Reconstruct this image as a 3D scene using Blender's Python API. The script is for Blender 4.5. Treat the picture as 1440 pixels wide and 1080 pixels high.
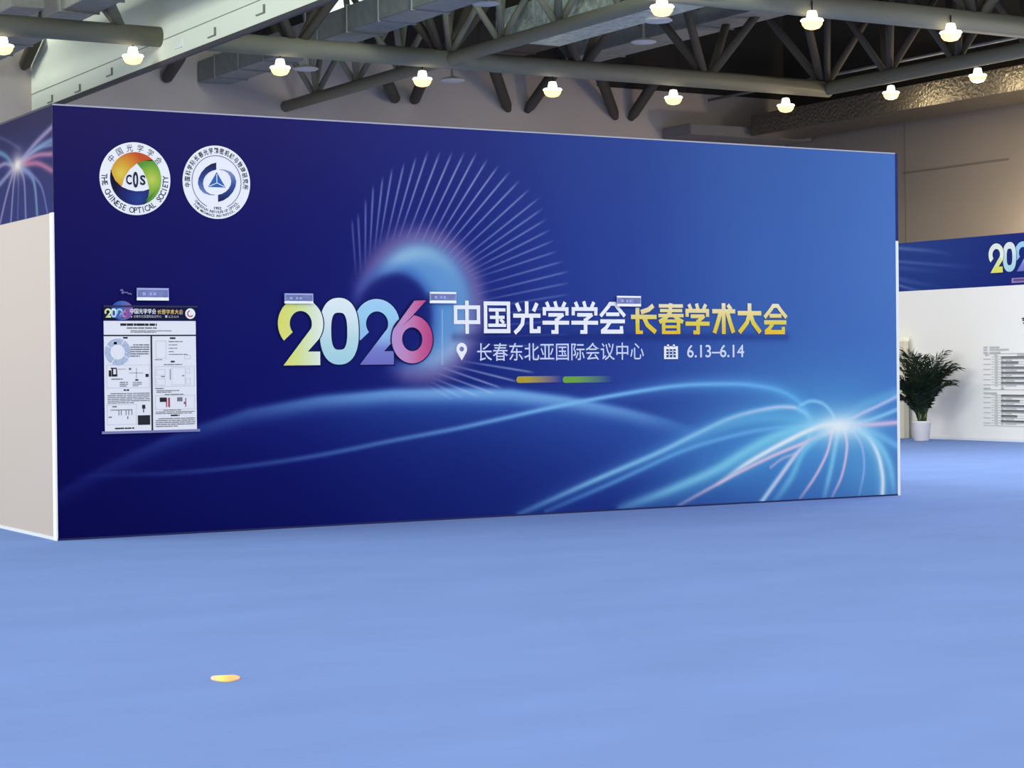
import bpy, bmesh, math, random
import numpy as np
from mathutils import Vector, Matrix
random.seed(7)
C = bpy.context.scene.collection
for o in list(bpy.data.objects): bpy.data.objects.remove(o)

# ------------------------------------------------------------------ camera
FPX = 2813.147
YAW, PITCH, ROLL = 0.528692, -0.0085227, 0.0104802
CAM = Vector((-5.639626, -17.949956, 1.552043))
_fw = Vector((math.sin(YAW)*math.cos(PITCH), math.cos(YAW)*math.cos(PITCH), math.sin(PITCH)))
_r0 = Vector((math.cos(YAW), -math.sin(YAW), 0)); _u0 = _r0.cross(_fw)
_r = math.cos(ROLL)*_r0 - math.sin(ROLL)*_u0
_u = math.sin(ROLL)*_r0 + math.cos(ROLL)*_u0
cd = bpy.data.cameras.new('camera'); cam = bpy.data.objects.new('camera', cd); C.objects.link(cam)
cd.sensor_width = 36; cd.sensor_fit = 'HORIZONTAL'; cd.lens = FPX/1440*36; cd.clip_end = 300
M = Matrix((_r, _u, -_fw)).transposed().to_4x4(); M.translation = CAM
cam.matrix_world = M
bpy.context.scene.camera = cam

def at(px, py, axis, val):
    """point of the real plane (axis = val) seen at a pixel of the photograph"""
    d = _fw + _r*((px-720)/FPX) - _u*((py-540)/FPX)
    return CAM + d*((val-CAM[axis])/d[axis])

# ------------------------------------------------------------------ world, lights, exposure
sc = bpy.context.scene
sc.view_settings.view_transform = 'Standard'; sc.view_settings.look = 'None'
sc.view_settings.exposure = 0.0; sc.view_settings.gamma = 1.0; sc.view_settings.use_curve_mapping = False
w = bpy.data.worlds.new('hall_daylight'); sc.world = w; w.use_nodes = True
bg = w.node_tree.nodes['Background']; bg.inputs[0].default_value = (1.0, 0.98, 0.92, 1); bg.inputs[1].default_value = 1.5

def area(name, loc, target, sx, sy, power, col=(1, 1, 1)):
    l = bpy.data.lights.new(name, 'AREA'); l.shape = 'RECTANGLE'; l.size = sx; l.size_y = sy
    l.energy = power; l.color = col
    o = bpy.data.objects.new(name, l); C.objects.link(o); o.location = loc
    o.rotation_euler = (Vector(target)-Vector(loc)).to_track_quat('-Z', 'Y').to_euler()
    return o
# added area lights for unseen ceiling lamps over the open floor (out of frame)
for i, (x, y, p) in enumerate(((3, 1.5, 60), (12, 1.0, 100), (18.5, 4, 560), (15, -3, 220), (14, -10, 80))):
    area('overhead_fill', (x, y, 7.2), (x, y, 0), 2.2, 2.2, p, (1, .96, .9))
# unseen area light, daylight assumed from high left; no window is built there
area('assumed_daylight', (-11, 4, 9.0), (6, 5.5, 8.7), 14, 2.4, 2100, (.94, 1, .90))
area('assumed_daylight', (3.9, 21.2, 9.5), (6.3, 19.9, 8.2), 1.2, .9, 100, (.96, 1, .90))  # added light near the back wall to brighten the bulkhead's far end

# unseen area light added right of the bulkhead to brighten braces and ducts
area('roof_fill', (7.7, 3.5, 10.3), (12.3, 10.5, 7.4), 2, 3.5, 1700, (.90, 1, .90))

# ------------------------------------------------------------------ helpers
def s2l(c):
    return tuple((v/255/12.92 if v/255 <= .04045 else ((v/255+.055)/1.055)**2.4) for v in c)
def mat(name, rgb, rough=.6, spec=.2, metal=0, emit=0, noise=None, bump=None, alpha=1, coat=0):
    m = bpy.data.materials.new(name); m.use_nodes = True; nt = m.node_tree
    b = nt.nodes['Principled BSDF']; c = s2l(rgb)+(1,)
    b.inputs['Base Color'].default_value = c; b.inputs['Roughness'].default_value = rough
    b.inputs['Specular IOR Level'].default_value = spec; b.inputs['Metallic'].default_value = metal
    b.inputs['Alpha'].default_value = alpha
    if emit:
        b.inputs['Emission Color'].default_value = c; b.inputs['Emission Strength'].default_value = emit
    tc = nt.nodes.new('ShaderNodeTexCoord')
    if noise:
        sc_, amt, stretch = noise
        mp = nt.nodes.new('ShaderNodeMapping'); mp.inputs['Scale'].default_value = stretch
        n = nt.nodes.new('ShaderNodeTexNoise'); n.inputs['Scale'].default_value = sc_; n.inputs['Detail'].default_value = 6
        r = nt.nodes.new('ShaderNodeValToRGB')
        r.color_ramp.elements[0].position = .3; r.color_ramp.elements[1].position = .7
        r.color_ramp.elements[0].color = tuple(max(0, v*(1-amt)) for v in c[:3])+(1,)
        r.color_ramp.elements[1].color = tuple(min(1, v*(1+amt)) for v in c[:3])+(1,)
        nt.links.new(tc.outputs['Object'], mp.inputs[0]); nt.links.new(mp.outputs[0], n.inputs['Vector'])
        nt.links.new(n.outputs['Fac'], r.inputs[0]); nt.links.new(r.outputs[0], b.inputs['Base Color'])
    if bump:
        sc_, st, stretch = bump
        mp = nt.nodes.new('ShaderNodeMapping'); mp.inputs['Scale'].default_value = stretch
        n = nt.nodes.new('ShaderNodeTexNoise'); n.inputs['Scale'].default_value = sc_; n.inputs['Detail'].default_value = 5
        bp = nt.nodes.new('ShaderNodeBump'); bp.inputs['Strength'].default_value = st; bp.inputs['Distance'].default_value = .05
        nt.links.new(tc.outputs['Object'], mp.inputs[0]); nt.links.new(mp.outputs[0], n.inputs['Vector'])
        nt.links.new(n.outputs['Fac'], bp.inputs['Height']); nt.links.new(bp.outputs[0], b.inputs['Normal'])
    return m
def grad_mat(name, stops, vec=(0, 0, 1), coord='Generated', rough=.6, offs=0.0, alphas=None):
    """print with a linear colour gradient along a direction of the part's own box"""
    m = bpy.data.materials.new(name); m.use_nodes = True; nt = m.node_tree
    b = nt.nodes['Principled BSDF']; b.inputs['Roughness'].default_value = rough; b.inputs['Specular IOR Level'].default_value = .1
    tc = nt.nodes.new('ShaderNodeTexCoord'); d = nt.nodes.new('ShaderNodeVectorMath'); d.operation = 'DOT_PRODUCT'
    d.inputs[1].default_value = vec
    a = nt.nodes.new('ShaderNodeMath'); a.operation = 'ADD'; a.inputs[1].default_value = offs
    r = nt.nodes.new('ShaderNodeValToRGB'); e = r.color_ramp.elements
    while len(e) < len(stops): e.new(.5)
    for i, (p, c) in enumerate(stops):
        e[i].position = p
        e[i].color = s2l(c)+((alphas[i] if alphas else 1),)
    nt.links.new(tc.outputs[coord], d.inputs[0]); nt.links.new(d.outputs['Value'], a.inputs[0])
    nt.links.new(a.outputs[0], r.inputs[0]); nt.links.new(r.outputs[0], b.inputs['Base Color'])
    if alphas: nt.links.new(r.outputs['Alpha'], b.inputs['Alpha'])
    return m
def vcol_mat(name, rough=.55, spec=.06):
    m = bpy.data.materials.new(name); m.use_nodes = True; nt = m.node_tree
    b = nt.nodes['Principled BSDF']; b.inputs['Roughness'].default_value = rough; b.inputs['Specular IOR Level'].default_value = spec
    a = nt.nodes.new('ShaderNodeAttribute'); a.attribute_name = 'print'
    nt.links.new(a.outputs['Color'], b.inputs['Base Color']); return m

def link(name, me, m=None, parent=None):
    o = bpy.data.objects.new(name, me); C.objects.link(o)
    if m: me.materials.append(m)
    if parent:
        o.parent = parent
        o.matrix_parent_inverse = Matrix.Translation(parent.location).inverted()
    return o
def obj(name, bm, m, parent=None, smooth=False):
    me = bpy.data.meshes.new(name); bmesh.ops.recalc_face_normals(bm, faces=bm.faces)
    bm.to_mesh(me); bm.free()
    if smooth:
        for p in me.polygons: p.use_smooth = True
    return link(name, me, m, parent)
def tag(o, label, cat, group=None, kind=None):
    if label: o['label'] = label
    if cat: o['category'] = cat
    if group: o['group'] = group
    if kind: o['kind'] = kind
    return o
def thing(name, loc, label, cat, group=None):
    o = bpy.data.objects.new(name, None); C.objects.link(o); o.location = loc; o.empty_display_size = .1
    return tag(o, label, cat, group)
def bx(bm, lo, hi, bevel=0):
    r = bmesh.ops.create_cube(bm, size=1)
    s = [hi[i]-lo[i] for i in range(3)]; c = [(hi[i]+lo[i])/2 for i in range(3)]
    for v in r['verts']: v.co = Vector((v.co[i]*s[i]+c[i] for i in range(3)))
    if bevel:
        es = list({e for v in r['verts'] for e in v.link_edges})
        bmesh.ops.bevel(bm, geom=es, offset=bevel, segments=2, affect='EDGES')
    return bm
def box(name, lo, hi, m, parent=None, bevel=0):
    return obj(name, bx(bmesh.new(), lo, hi, bevel), m, parent)
def tube(bm, pts, r, seg=12, caps=True):
    pts = [Vector(p) for p in pts]; rings = []
    rr = r if isinstance(r, (list, tuple)) else [r]*len(pts)
    up = None
    for i, p in enumerate(pts):
        d = (pts[min(i+1, len(pts)-1)]-pts[max(i-1, 0)]).normalized()
        a = d.orthogonal().normalized() if up is None else (up - d*up.dot(d)).normalized()
        up = a; b = d.cross(a)
        rings.append([bm.verts.new(p+a*math.cos(2*math.pi*k/seg)*rr[i]+b*math.sin(2*math.pi*k/seg)*rr[i]) for k in range(seg)])
    for a, b in zip(rings, rings[1:]):
        for k in range(seg): bm.faces.new((a[k], a[(k+1) % seg], b[(k+1) % seg], b[k]))
    if caps: bm.faces.new(rings[0][::-1]); bm.faces.new(rings[-1])
    return bm
def lathe(bm, prof, c, seg=20):
    rings = []
    for r, z in prof:
        rings.append([bm.verts.new((c[0]+r*math.cos(2*math.pi*k/seg), c[1]+r*math.sin(2*math.pi*k/seg), c[2]+z)) for k in range(seg)])
    for a, b in zip(rings, rings[1:]):
        for k in range(seg): bm.faces.new((a[k], a[(k+1) % seg], b[(k+1) % seg], b[k]))
    bm.faces.new(rings[0][::-1]); bm.faces.new(rings[-1]); return bm

# ---- flat printed artwork: polygons in a plane (u right, v up), laid on a wall by a map
class Art:
    def __init__(s): s.v = []; s.f = []; s.lay = {}; s.k = 0
    def poly(s, pts):
        n = len(s.v); s.v += [tuple(p[:2]) for p in pts]; s.f.append(list(range(n, n+len(pts)))); return s
    def top(s, pts, k):
        n0 = len(s.v); s.poly(pts)
        for i in range(n0, len(s.v)): s.lay[i] = k*3
        return s
    def rect(s, u0, v0, u1, v1): return s.poly([(u0, v0), (u1, v0), (u1, v1), (u0, v1)])
    def ellipse(s, cu, cv, ru, rv, n=40): return s.poly([(cu+ru*math.cos(2*math.pi*k/n), cv+rv*math.sin(2*math.pi*k/n)) for k in range(n)])
    def ring(s, cu, cv, ru, rv, w, n=60, a0=0, a1=360):
        k = range(n+1); A = [math.radians(a0+(a1-a0)*i/n) for i in k]
        for a, b in zip(A, A[1:]):
            q = lambda t, d: (cu+(ru-d)*math.cos(t), cv+(rv-d)*math.sin(t))
            s.poly([q(a, 0), q(b, 0), q(b, w), q(a, w)])
        return s
    def stroke(s, pts, w):
        P = [Vector(p[:2]) for p in pts]; L = []
        for i, p in enumerate(P):
            d1 = (P[i]-P[i-1]).normalized() if i else None
            d2 = (P[i+1]-P[i]).normalized() if i < len(P)-1 else None
            if d1 is None: n = Vector((-d2.y, d2.x)); k = 1
            elif d2 is None: n = Vector((-d1.y, d1.x)); k = 1
            else:
                n = Vector((-d1.y, d1.x))+Vector((-d2.y, d2.x)); n.normalize()
                k = min(2.0, 1/max(.3, n.dot(Vector((-d1.y, d1.x)))))
            L.append((p+n*w/2*k, p-n*w/2*k))
        n0 = len(s.v)
        for a, b in zip(L, L[1:]): s.poly([a[0], a[1], b[1], b[0]])
        s.k = s.k % 12+1
        for i in range(n0, len(s.v)): s.lay[i] = s.k
        return s
    def text(s, body, box_, offset=0, rot=None):
        V, F = glyphs(body, offset)
        us = [p[0] for p in V]; vs = [p[1] for p in V]; u0, v0, u1, v1 = box_
        a, b, c, d = min(us), max(us), min(vs), max(vs); n = len(s.v)
        s.v += [(u0+(p[0]-a)/(b-a)*(u1-u0), v0+(p[1]-c)/(d-c)*(v1-v0)) for p in V]
        s.f += [[i+n for i in f] for f in F]; return s
    def arc_text(s, body, cu, cv, ru, rv, a0, a1, size, inward=False, offset=0, wid=1.0):
        k = len(body)
        for i, ch in enumerate(body):
            if ch == ' ': continue
            t = math.radians(a0+(a1-a0)*(i+.5)/k)
            V, F = glyphs(ch, offset); us = [p[0] for p in V]; m = (min(us)+max(us))/2
            R = t-math.pi/2 if not inward else t+math.pi/2
            n = len(s.v)
            for p in V:
                x, y = (p[0]-m)*size*wid, (p[1]-.36)*size
                s.v.append((cu+ru*math.cos(t)+x*math.cos(R)-y*math.sin(R), cv+rv*math.sin(t)+x*math.sin(R)+y*math.cos(R)))
            s.f += [[j+n for j in f] for f in F]
        return s
    def add(s, other, fn=lambda p: p):
        n = len(s.v); s.v += [fn(p) for p in other.v]; s.f += [[i+n for i in f] for f in other.f]; return s
    def build(s, name, m, parent, mp, label=None):
        me = bpy.data.meshes.new(name); o0, oa, ob = (Vector(mp(*q)) for q in ((0, 0), (1, 0), (0, 1)))
        nrm = (oa-o0).cross(ob-o0).normalized()   # overlapping strokes of ink lie a hair above each other
        me.from_pydata([tuple(Vector(mp(u, v))+nrm*(.00025*s.lay.get(i, 0))) for i, (u, v) in enumerate(s.v)], [], s.f); me.update()
        o = link(name, me, m, parent)
        if label: o['label'] = label
        return o
_gc = {}
def glyphs(body, offset=0):
    if (body, offset) in _gc: return _gc[(body, offset)]
    c = bpy.data.curves.new('lettering', 'FONT'); c.body = body; c.size = 1; c.offset = offset; c.resolution_u = 3
    o = bpy.data.objects.new('lettering', c); me = bpy.data.meshes.new_from_object(o)
    r = ([(v.co.x, v.co.y) for v in me.vertices], [list(p.vertices) for p in me.polygons])
    bpy.data.objects.remove(o); bpy.data.curves.remove(c); bpy.data.meshes.remove(me)
    _gc[(body, offset)] = r; return r

# ---- printed colour fields: a fine grid whose vertices carry the print's colours
class Field:
    def __init__(s, u0, u1, v0, v1, nu, nv):
        s.u = np.linspace(u0, u1, nu); s.v = np.linspace(v0, v1, nv)
        s.U, s.V = np.meshgrid(s.u, s.v); s.rgb = np.zeros((nv, nu, 3))
    def base(s, table):
        T = np.array(table, float)/255; nr, nc = T.shape[:2]
        fu = (s.U-s.u[0])/(s.u[-1]-s.u[0])*(nc-1); fv = (1-(s.V-s.v[0])/(s.v[-1]-s.v[0]))*(nr-1)
        iu = np.clip(fu.astype(int), 0, nc-2); iv = np.clip(fv.astype(int), 0, nr-2)
        a = fu-iu; b = fv-iv; a = (a*a*(3-2*a)*.5+a*.5)[..., None]; b = (b*b*(3-2*b)*.5+b*.5)[..., None]
        s.rgb = (T[iv, iu]*(1-a)+T[iv, iu+1]*a)*(1-b)+(T[iv+1, iu]*(1-a)+T[iv+1, iu+1]*a)*b
    def mix(s, A, col, sl=(slice(None), slice(None))):
        A = np.clip(A, 0, 1)[..., None]; s.rgb[sl] = s.rgb[sl]*(1-A)+np.array(col)/255*A
    def line(s, pts, wid, col, alpha=1, prof=None, smooth=True):
        """soft line; alpha profile prof along its length; wid may be (start, end)"""
        P = np.array([tuple(p[:2]) for p in pts], float)
        if smooth and len(P) > 2:
            Q = np.vstack([2*P[0]-P[1], P, 2*P[-1]-P[-2]]); out = []
            for i in range(1, len(Q)-2):
                t = np.linspace(0, 1, 13)[:-1, None]; a, b, c, d = Q[i-1], Q[i], Q[i+1], Q[i+2]
                out.append(.5*(2*b+(c-a)*t+(2*a-5*b+4*c-d)*t*t+(3*b-a-3*c+d)*t**3))
            P = np.vstack(out+[P[-1:]])
        L = np.r_[0, np.cumsum(np.hypot(*(P[1:]-P[:-1]).T))]; L /= L[-1]
        w0, w1 = wid if isinstance(wid, tuple) else (wid, wid)
        A = np.zeros(s.U.shape); m = 2.6*max(w0, w1)
        for i in range(len(P)-1):
            p, q = P[i], P[i+1]
            i0, i1 = np.searchsorted(s.u, (min(p[0], q[0])-m, max(p[0], q[0])+m))
            j0, j1 = np.searchsorted(s.v, (min(p[1], q[1])-m, max(p[1], q[1])+m))
            if i1 <= i0 or j1 <= j0: continue
            U = s.U[j0:j1, i0:i1]; V = s.V[j0:j1, i0:i1]; d = q-p
            t = np.clip(((U-p[0])*d[0]+(V-p[1])*d[1])/max(d@d, 1e-12), 0, 1)
            D = np.hypot(U-p[0]-d[0]*t, V-p[1]-d[1]*t); S = L[i]+(L[i+1]-L[i])*t
            W = w0+(w1-w0)*S
            a = np.exp(-(D/W)**2)*alpha
            if prof: a = a*np.interp(S, [x for x, _ in prof], [y for _, y in prof])
            A[j0:j1, i0:i1] = np.maximum(A[j0:j1, i0:i1], a)
        s.mix(A, col)
    def blob(s, c, ru, rv, col, alpha): s.mix(np.exp(-((s.U-c[0])/ru)**2-((s.V-c[1])/rv)**2)*alpha, col)
    def build(s, name, m, parent, mp):
        nv, nu = s.U.shape; me = bpy.data.meshes.new(name)
        co = mp(s.U.ravel(), s.V.ravel())
        me.vertices.add(nu*nv); me.vertices.foreach_set('co', np.stack(co, 1).astype(np.float32).ravel())
        i = (np.arange(nv-1)[:, None]*nu+np.arange(nu-1)).ravel()
        q = np.stack([i, i+1, i+nu+1, i+nu], 1).astype(np.int32)
        me.loops.add(q.size); me.loops.foreach_set('vertex_index', q.ravel())
        me.polygons.add(len(q)); me.polygons.foreach_set('loop_start', np.arange(0, q.size, 4, dtype=np.int32))
        me.update(calc_edges=True)
        lin = np.clip(s.rgb, 0, 1); lin = np.where(lin <= .04045, lin/12.92, ((lin+.055)/1.055)**2.4)
        at_ = me.attributes.new('print', 'FLOAT_COLOR', 'POINT')
        at_.data.foreach_set('color', np.concatenate([lin.reshape(-1, 3), np.ones((nu*nv, 1))], 1).astype(np.float32).ravel())
        return link(name, me, m, parent)

# ------------------------------------------------------------------ materials
carpet = mat('blue_carpet', (113, 140, 200), .95, .05, noise=(1.1, .045, (.6, 1.2, 1)), bump=(5, .2, (.5, 1.6, 1)))
white_panel = mat('white_panel', (240, 240, 238), .55, .2)
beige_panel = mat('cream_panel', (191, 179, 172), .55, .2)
alu = mat('aluminium_profile', (225, 230, 238), .4, .4)
wall_grey = mat('grey_plaster', (198, 186, 180), .9, .1, noise=(.6, .04, (1, 1, 1)))
wall_brown = mat('beige_plaster', (136, 129, 124), .9, .1, noise=(.6, .04, (1, 1, 1)))
bulk_white = mat('white_bulkhead', (226, 234, 220), .8, .1)
bulk_track = mat('dark_track', (62, 62, 72), .6, .3)
steel = mat('grey_painted_steel', (122, 121, 107), .6, .3)
steel_dk = mat('dark_grey_steel', (84, 77, 68), .7, .2)
galv = mat('galvanised_sheet', (140, 142, 138), .55, .3, noise=(6, .12, (1, 1, 1)))
foil = mat('crumpled_foil', (196, 206, 194), .35, .5, metal=.3, noise=(7, .35, (1, 1, 1)), bump=(12, 1.0, (1, 1, 1)))
ceil_dk = mat('dark_deck', (58, 56, 54), .9, .1)
black_m = mat('black_fitting', (22, 22, 24), .6, .2)
lamp_metal = mat('lamp_housing', (235, 225, 205), .3, .5, emit=2.5)
lamp_glow = mat('lamp_glow', (255, 218, 150), .4, .2, emit=1.6)
disc_white = mat('white_disc', (200, 196, 192), .5, .3)
glass_lit = mat('daylit_glass', (226, 246, 226), .4, .2, emit=1.1)
print_white = mat('white_print', (240, 243, 252), .6, .1)
print_pale = mat('pale_blue_print', (205, 216, 246), .6, .1)
print_navy = mat('navy_print', (16, 20, 82), .6, .1)
print_black = mat('black_print', (40, 42, 52), .6, .1)
print_grey = mat('grey_print', (120, 124, 130), .6, .1)
print_light = mat('light_grey_print', (198, 201, 204), .6, .1)
print_red = mat('red_print', (160, 70, 90), .6, .1)
paper = mat('white_paper', (232, 235, 242), .5, .2)

# ------------------------------------------------------------------ the hall
XB, YB, XR = 6.336, 21.5, 25.3
def struct(o): o['kind'] = 'structure'; return o
struct(box('floor', (-30, -24, -.2), (26, 22, 0), carpet))
struct(box('ceiling', (-14, -4, 10.6), (26, 22, 10.8), ceil_dk))
struct(box('wall_back', (-14, YB, 0), (26, YB+.3, 10.6), wall_grey))
struct(box('wall_right', (XR, -4, 0), (XR+.3, YB, 10.6), wall_brown))
# white bulkhead hung under the roof, running back to the far wall
zb = 6.76
bracket_m = mat('bracket_grey', (128, 134, 120), .7, .2)
bk = struct(box('wall_bulkhead', (XB, -2, zb), (XB+.12, YB, 10.6), bulk_white))
o = box('bottom_track', (XB-.02, -2, zb-.075), (XB+.05, YB, zb), bulk_track, bk)
for i, (px, py) in enumerate(((74, 138), (113, 123), (158, 100), (256, 60), (303, 44), (372, 12))):
    p = at(px, py, 0, XB)
    bm = bmesh.new(); bx(bm, (XB-.02, p.y-.02, p.z-.07), (XB, p.y+.3, p.z-.05)); bx(bm, (XB-.03, p.y-.03, p.z-.07), (XB, p.y, p.z+.06))
    obj('bracket', bm, bracket_m if i != 3 else print_white, bk)
bm = bmesh.new(); bx(bm, (XB-.012, -2, zb+.34), (XB, YB, zb+.352)); obj('seam', bm, mat('seam_grey', (150, 156, 146), .8, .1), bk)
# panel seams on the right-hand wall
wr = bpy.data.objects['wall_right']; seam_m = mat('wall_seam', (112, 105, 100), .9, .1)
a, b = at(1270, 243, 0, XR), at(1419, 220, 0, XR)
box('trim_seam', (XR-.012, b.y, a.z-.03), (XR, a.y, a.z), seam_m, wr)
for px in (1273,):
    q = at(px, 200, 0, XR); box('trim_seam', (XR-.012, q.y-.012, 3), (XR, q.y+.012, 7.2), seam_m, wr)
ud = mat('dark_upper_sheet', (60, 57, 55), .9, .1)  # thin dark sheets added to darken the upper back and right walls
uw = bmesh.new(); bx(uw, (9.0, YB-.06, 8.38), (19.8, YB, 10.6)); bx(uw, (19.8, YB-.06, 8.1), (XR, YB, 10.6)); struct(obj('wall_back_dark_sheet', uw, ud))
struct(box('wall_right_dark_sheet', (XR-.06, -4, 7.3), (XR, YB-.06, 10.6), ud))
# clerestory windows in the back wall
def window(name, px0, px1, py1):
    a, b = at(px0, py1, 1, YB), at(px1, py1, 1, YB)
    o = struct(box(name, (a.x, YB-.12, a.z), (b.x, YB-.07, a.z+1.2), glass_lit))
    n = max(2, int((b.x-a.x)/.5))
    for k in range(n+1):
        x = a.x+(b.x-a.x)*k/n; box('window_frame', (x-.03, YB-.16, a.z-.05), (x+.03, YB-.12, a.z+1.25), steel_dk, o)
window('window_1', 445, 520, 26); window('window_2', 20, 66, 12)

# ------------------------------------------------------------------ roof steel
ZC = 7.18
def truss(label, p0, p1, rc, rw, nodes, half, topz, topo, m_chord, m_web, cat='roof truss', grp='tubular steel roof trusses'):
    """triangular tube truss: bottom chord p0-p1, two top chords offset sideways, four webs at each node"""
    p0, p1 = Vector(p0), Vector(p1); d = (p1-p0).normalized(); sd = Vector((-d.y, d.x, 0))
    t = thing('roof_truss', (p0+p1)/2, label, cat, grp)
    obj('bottom_chord', tube(bmesh.new(), (p0, p1), rc, 20), m_chord, t, True)
    L = (p1-p0).length; up = Vector((0, 0, topz-p0.z))
    for s in (-1, 1):
        obj('top_chord', tube(bmesh.new(), (p0+up+sd*s*topo, p1+up+sd*s*topo), rc*.8, 14), m_web, t, True)
    for k in nodes:
        n = p0+d*k
        for s in (-1, 1):
            for e in (-1, 1):
                if not -.3 < k+e*half < L+.3: continue
                obj('web_strut', tube(bmesh.new(), (n+d*e*rc*.5+Vector((0, 0, rc*.6)), n+up+sd*s*topo+d*e*half), rw, 10), m_web, t, True)
    return t
YC, YC2, XT, XT2 = 14.205, 6.68, 11.862, 20.64
nx = lambda x0, x1: [8.85+2.945*i-x0 for i in range(-4, 7) if x0+.4 < 8.85+2.945*i < x1-.4]
ny = lambda y0, y1: [YC+1.92*i-y0 for i in range(-11, 4) if y0+.3 < YC+1.92*i < y1-.2]
truss('pale grey tube roof truss entering the white bulkhead at upper left', (-4, YC, ZC), (XB, YC, ZC), .17, .085, [1, 4, 5.74+4], 1.47, 9.4, .9, steel, steel)
truss('long grey tube roof truss crossing the hall above the booth wall', (XB+.15, YC, ZC), (XT2+.1, YC, ZC), .17, .085, nx(XB+.15, XT2+.6), 1.47, 9.4, .9, steel, steel_dk)
truss('nearest cross truss, its thick dark lower tube at the top right corner', (XB+.15, YC2, ZC-.03), (XR, YC2, ZC-.03), .18, .085, nx(XB+.15, XR), 1.47, 9.4, .9, steel, steel_dk)
truss('slimmer roof truss running front to back left of centre, white braces', (XT, -3, ZC), (XT, YB, ZC), .12, .06, ny(-3, YB), .96, 9.0, .7, steel, steel)
truss('roof truss running front to back over the right side, dark braces', (XT2, -3, ZC), (XT2, YC, ZC), .14, .07, ny(-3, YC+.4), .96, 9.0, .7, steel, steel_dk)
# short dark struts that dip into the back wall
grp = 'dark struts meeting the back wall'
for (a, b), lab in zip((((697, 104), (715, 155)), ((778, 104), (740, 157)), ((846, 112), (866, 166)), ((920, 116), (886, 168)), ((547, 121), (557, 141)), ((592, 119), (582, 143)), ((248, 88), (233, 112)), ((47, 62), (33, 95))),
        ('left of the V pair left of the fifth low lamp', 'right of the V pair left of the fifth low lamp', 'left of the V pair left of the sixth lamp', 'right of the V pair left of the sixth lamp',
         'stubby, left of the fourth low lamp', 'stubby, directly below the fourth low lamp', 'just under the white bulkhead edge', 'far upper left on the pale back wall')):
    p, q = at(*a, 1, YB-.75), at(*b, 1, YB-.03)
    e = p+(p-q)*.35
    o = obj('wall_strut', tube(bmesh.new(), (e, p, p*.15+q*.85, q), [.13, .13, .12, .07], 12), steel_dk, None, True)
    tag(o, 'short dark steel strut, '+lab, 'strut', grp)

# ------------------------------------------------------------------ ducts
def duct(name, lo, hi, m, label, step=1.25, flange=.025):
    t = thing(name, ((lo[0]+hi[0])/2, (lo[1]+hi[1])/2, lo[2]), label, 'duct', 'air ducts under the roof')
    box('casing', lo, hi, m, t, .01)
    y = lo[1]+step
    while flange and y < hi[1]:
        bm = bmesh.new(); f = flange
        bx(bm, (lo[0]-f, y-.02, lo[2]-f), (lo[0], y+.02, hi[2]+f)); bx(bm, (hi[0], y-.02, lo[2]-f), (hi[0]+f, y+.02, hi[2]+f))
        bx(bm, (lo[0], y-.02, lo[2]-f), (hi[0], y+.02, lo[2])); bx(bm, (lo[0], y-.02, hi[2]), (hi[0], y+.02, hi[2]+f))
        obj('flange', bm, m, t); y += step
    return t
duct('air_duct', (9.85, -2, 7.55), (10.55, 21.4, 8.0), galv, 'long galvanised air duct right of the white bulkhead, passing over the tube')
duct('air_duct', (4.74, 2, 7.55), (5.36, 21.4, 8.0), galv, 'galvanised air duct left of the white bulkhead, over the end of the tube')
duct('air_duct', (3.9, 14.5, 7.55), (4.45, 16.2, 8.05), galv, 'short pale duct stub at the top left corner of the photo', 3)
duct('foil_duct', (12.35, 2, 7.42), (13.7, 13.3, 7.95), foil, 'crumpled foil wrapped duct behind the bright truss braces', 1.5, 0)
duct('foil_duct', (23.2, 4, 6.95), (24.7, 20.1, 7.45), mat('dull_foil', (112, 106, 96), .3, .5, metal=.7, bump=(14, .8, (1, 1, 1))), 'crumpled foil wrapped duct along the right wall beside two lamps', 1.5, 0)
duct('air_duct', (15.2, 1, 8.3), (16.6, 20, 8.8), steel_dk, 'dark duct high between the roof trusses at upper right', 2)
duct('air_duct', (18.0, 1, 8.4), (18.9, 20, 8.9), galv, 'narrow duct high behind the right roof truss', 2)
bm = tube(bmesh.new(), ((22.5, 4, 7.85), (22.5, 20.8, 7.85)), .035, 8)
tag(obj('conduit_pipe', bm, galv, None, True), 'thin pale conduit pipe beside the right roof truss', 'pipe')
bm = bmesh.new(); bx(bm, (21.6, 20.3, 6.95), (25.2, 21.45, 7.2), .02)
tag(obj('soffit_box', bm, mat('soffit_grey', (130, 126, 126), .9, .1)), 'flat grey boxed soffit along the top of the back wall at right', 'soffit')

# ------------------------------------------------------------------ pendant lamps
def lamp(px, py, axis, val, top, label, bare=False):
    c = at(px, py, axis, val)
    t = thing('pendant_lamp', (c.x, c.y, c.z), label, 'lamp', 'lit pendant lamps under the roof')
    obj('stem', tube(bmesh.new(), (c+Vector((0, 0, .16)), (c.x, c.y, top)), .012, 8), black_m, t)
    obj('housing', lathe(bmesh.new(), ((.03, .18), (.07, .17), (.085, .11), (.09, .06)), c), lamp_metal, t, True)
    obj('reflector', lathe(bmesh.new(), ((.09, .06), (.17, .045), (.185, .02), (.165, .0)), c), lamp_metal, t, True)
    obj('diffuser', lathe(bmesh.new(), ((.165, .0), (.155, -.045), (.115, -.095), (.05, -.115)), c), lamp_glow, t, True)
    l = bpy.data.lights.new('lamp_light', 'SPOT'); l.energy = 175; l.color = (1, .90, .76); l.shadow_soft_size = .15; l.spot_size = math.radians(172); l.spot_blend = .25
    if bare:
        l = bpy.data.lights.new('lamp_light', 'POINT'); l.energy = 60; l.color = (1, .84, .55); l.shadow_soft_size = .15
    lo = bpy.data.objects.new('lamp_light', l); C.objects.link(lo); lo.parent = t; lo.location = (0, 0, -.16)
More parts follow.
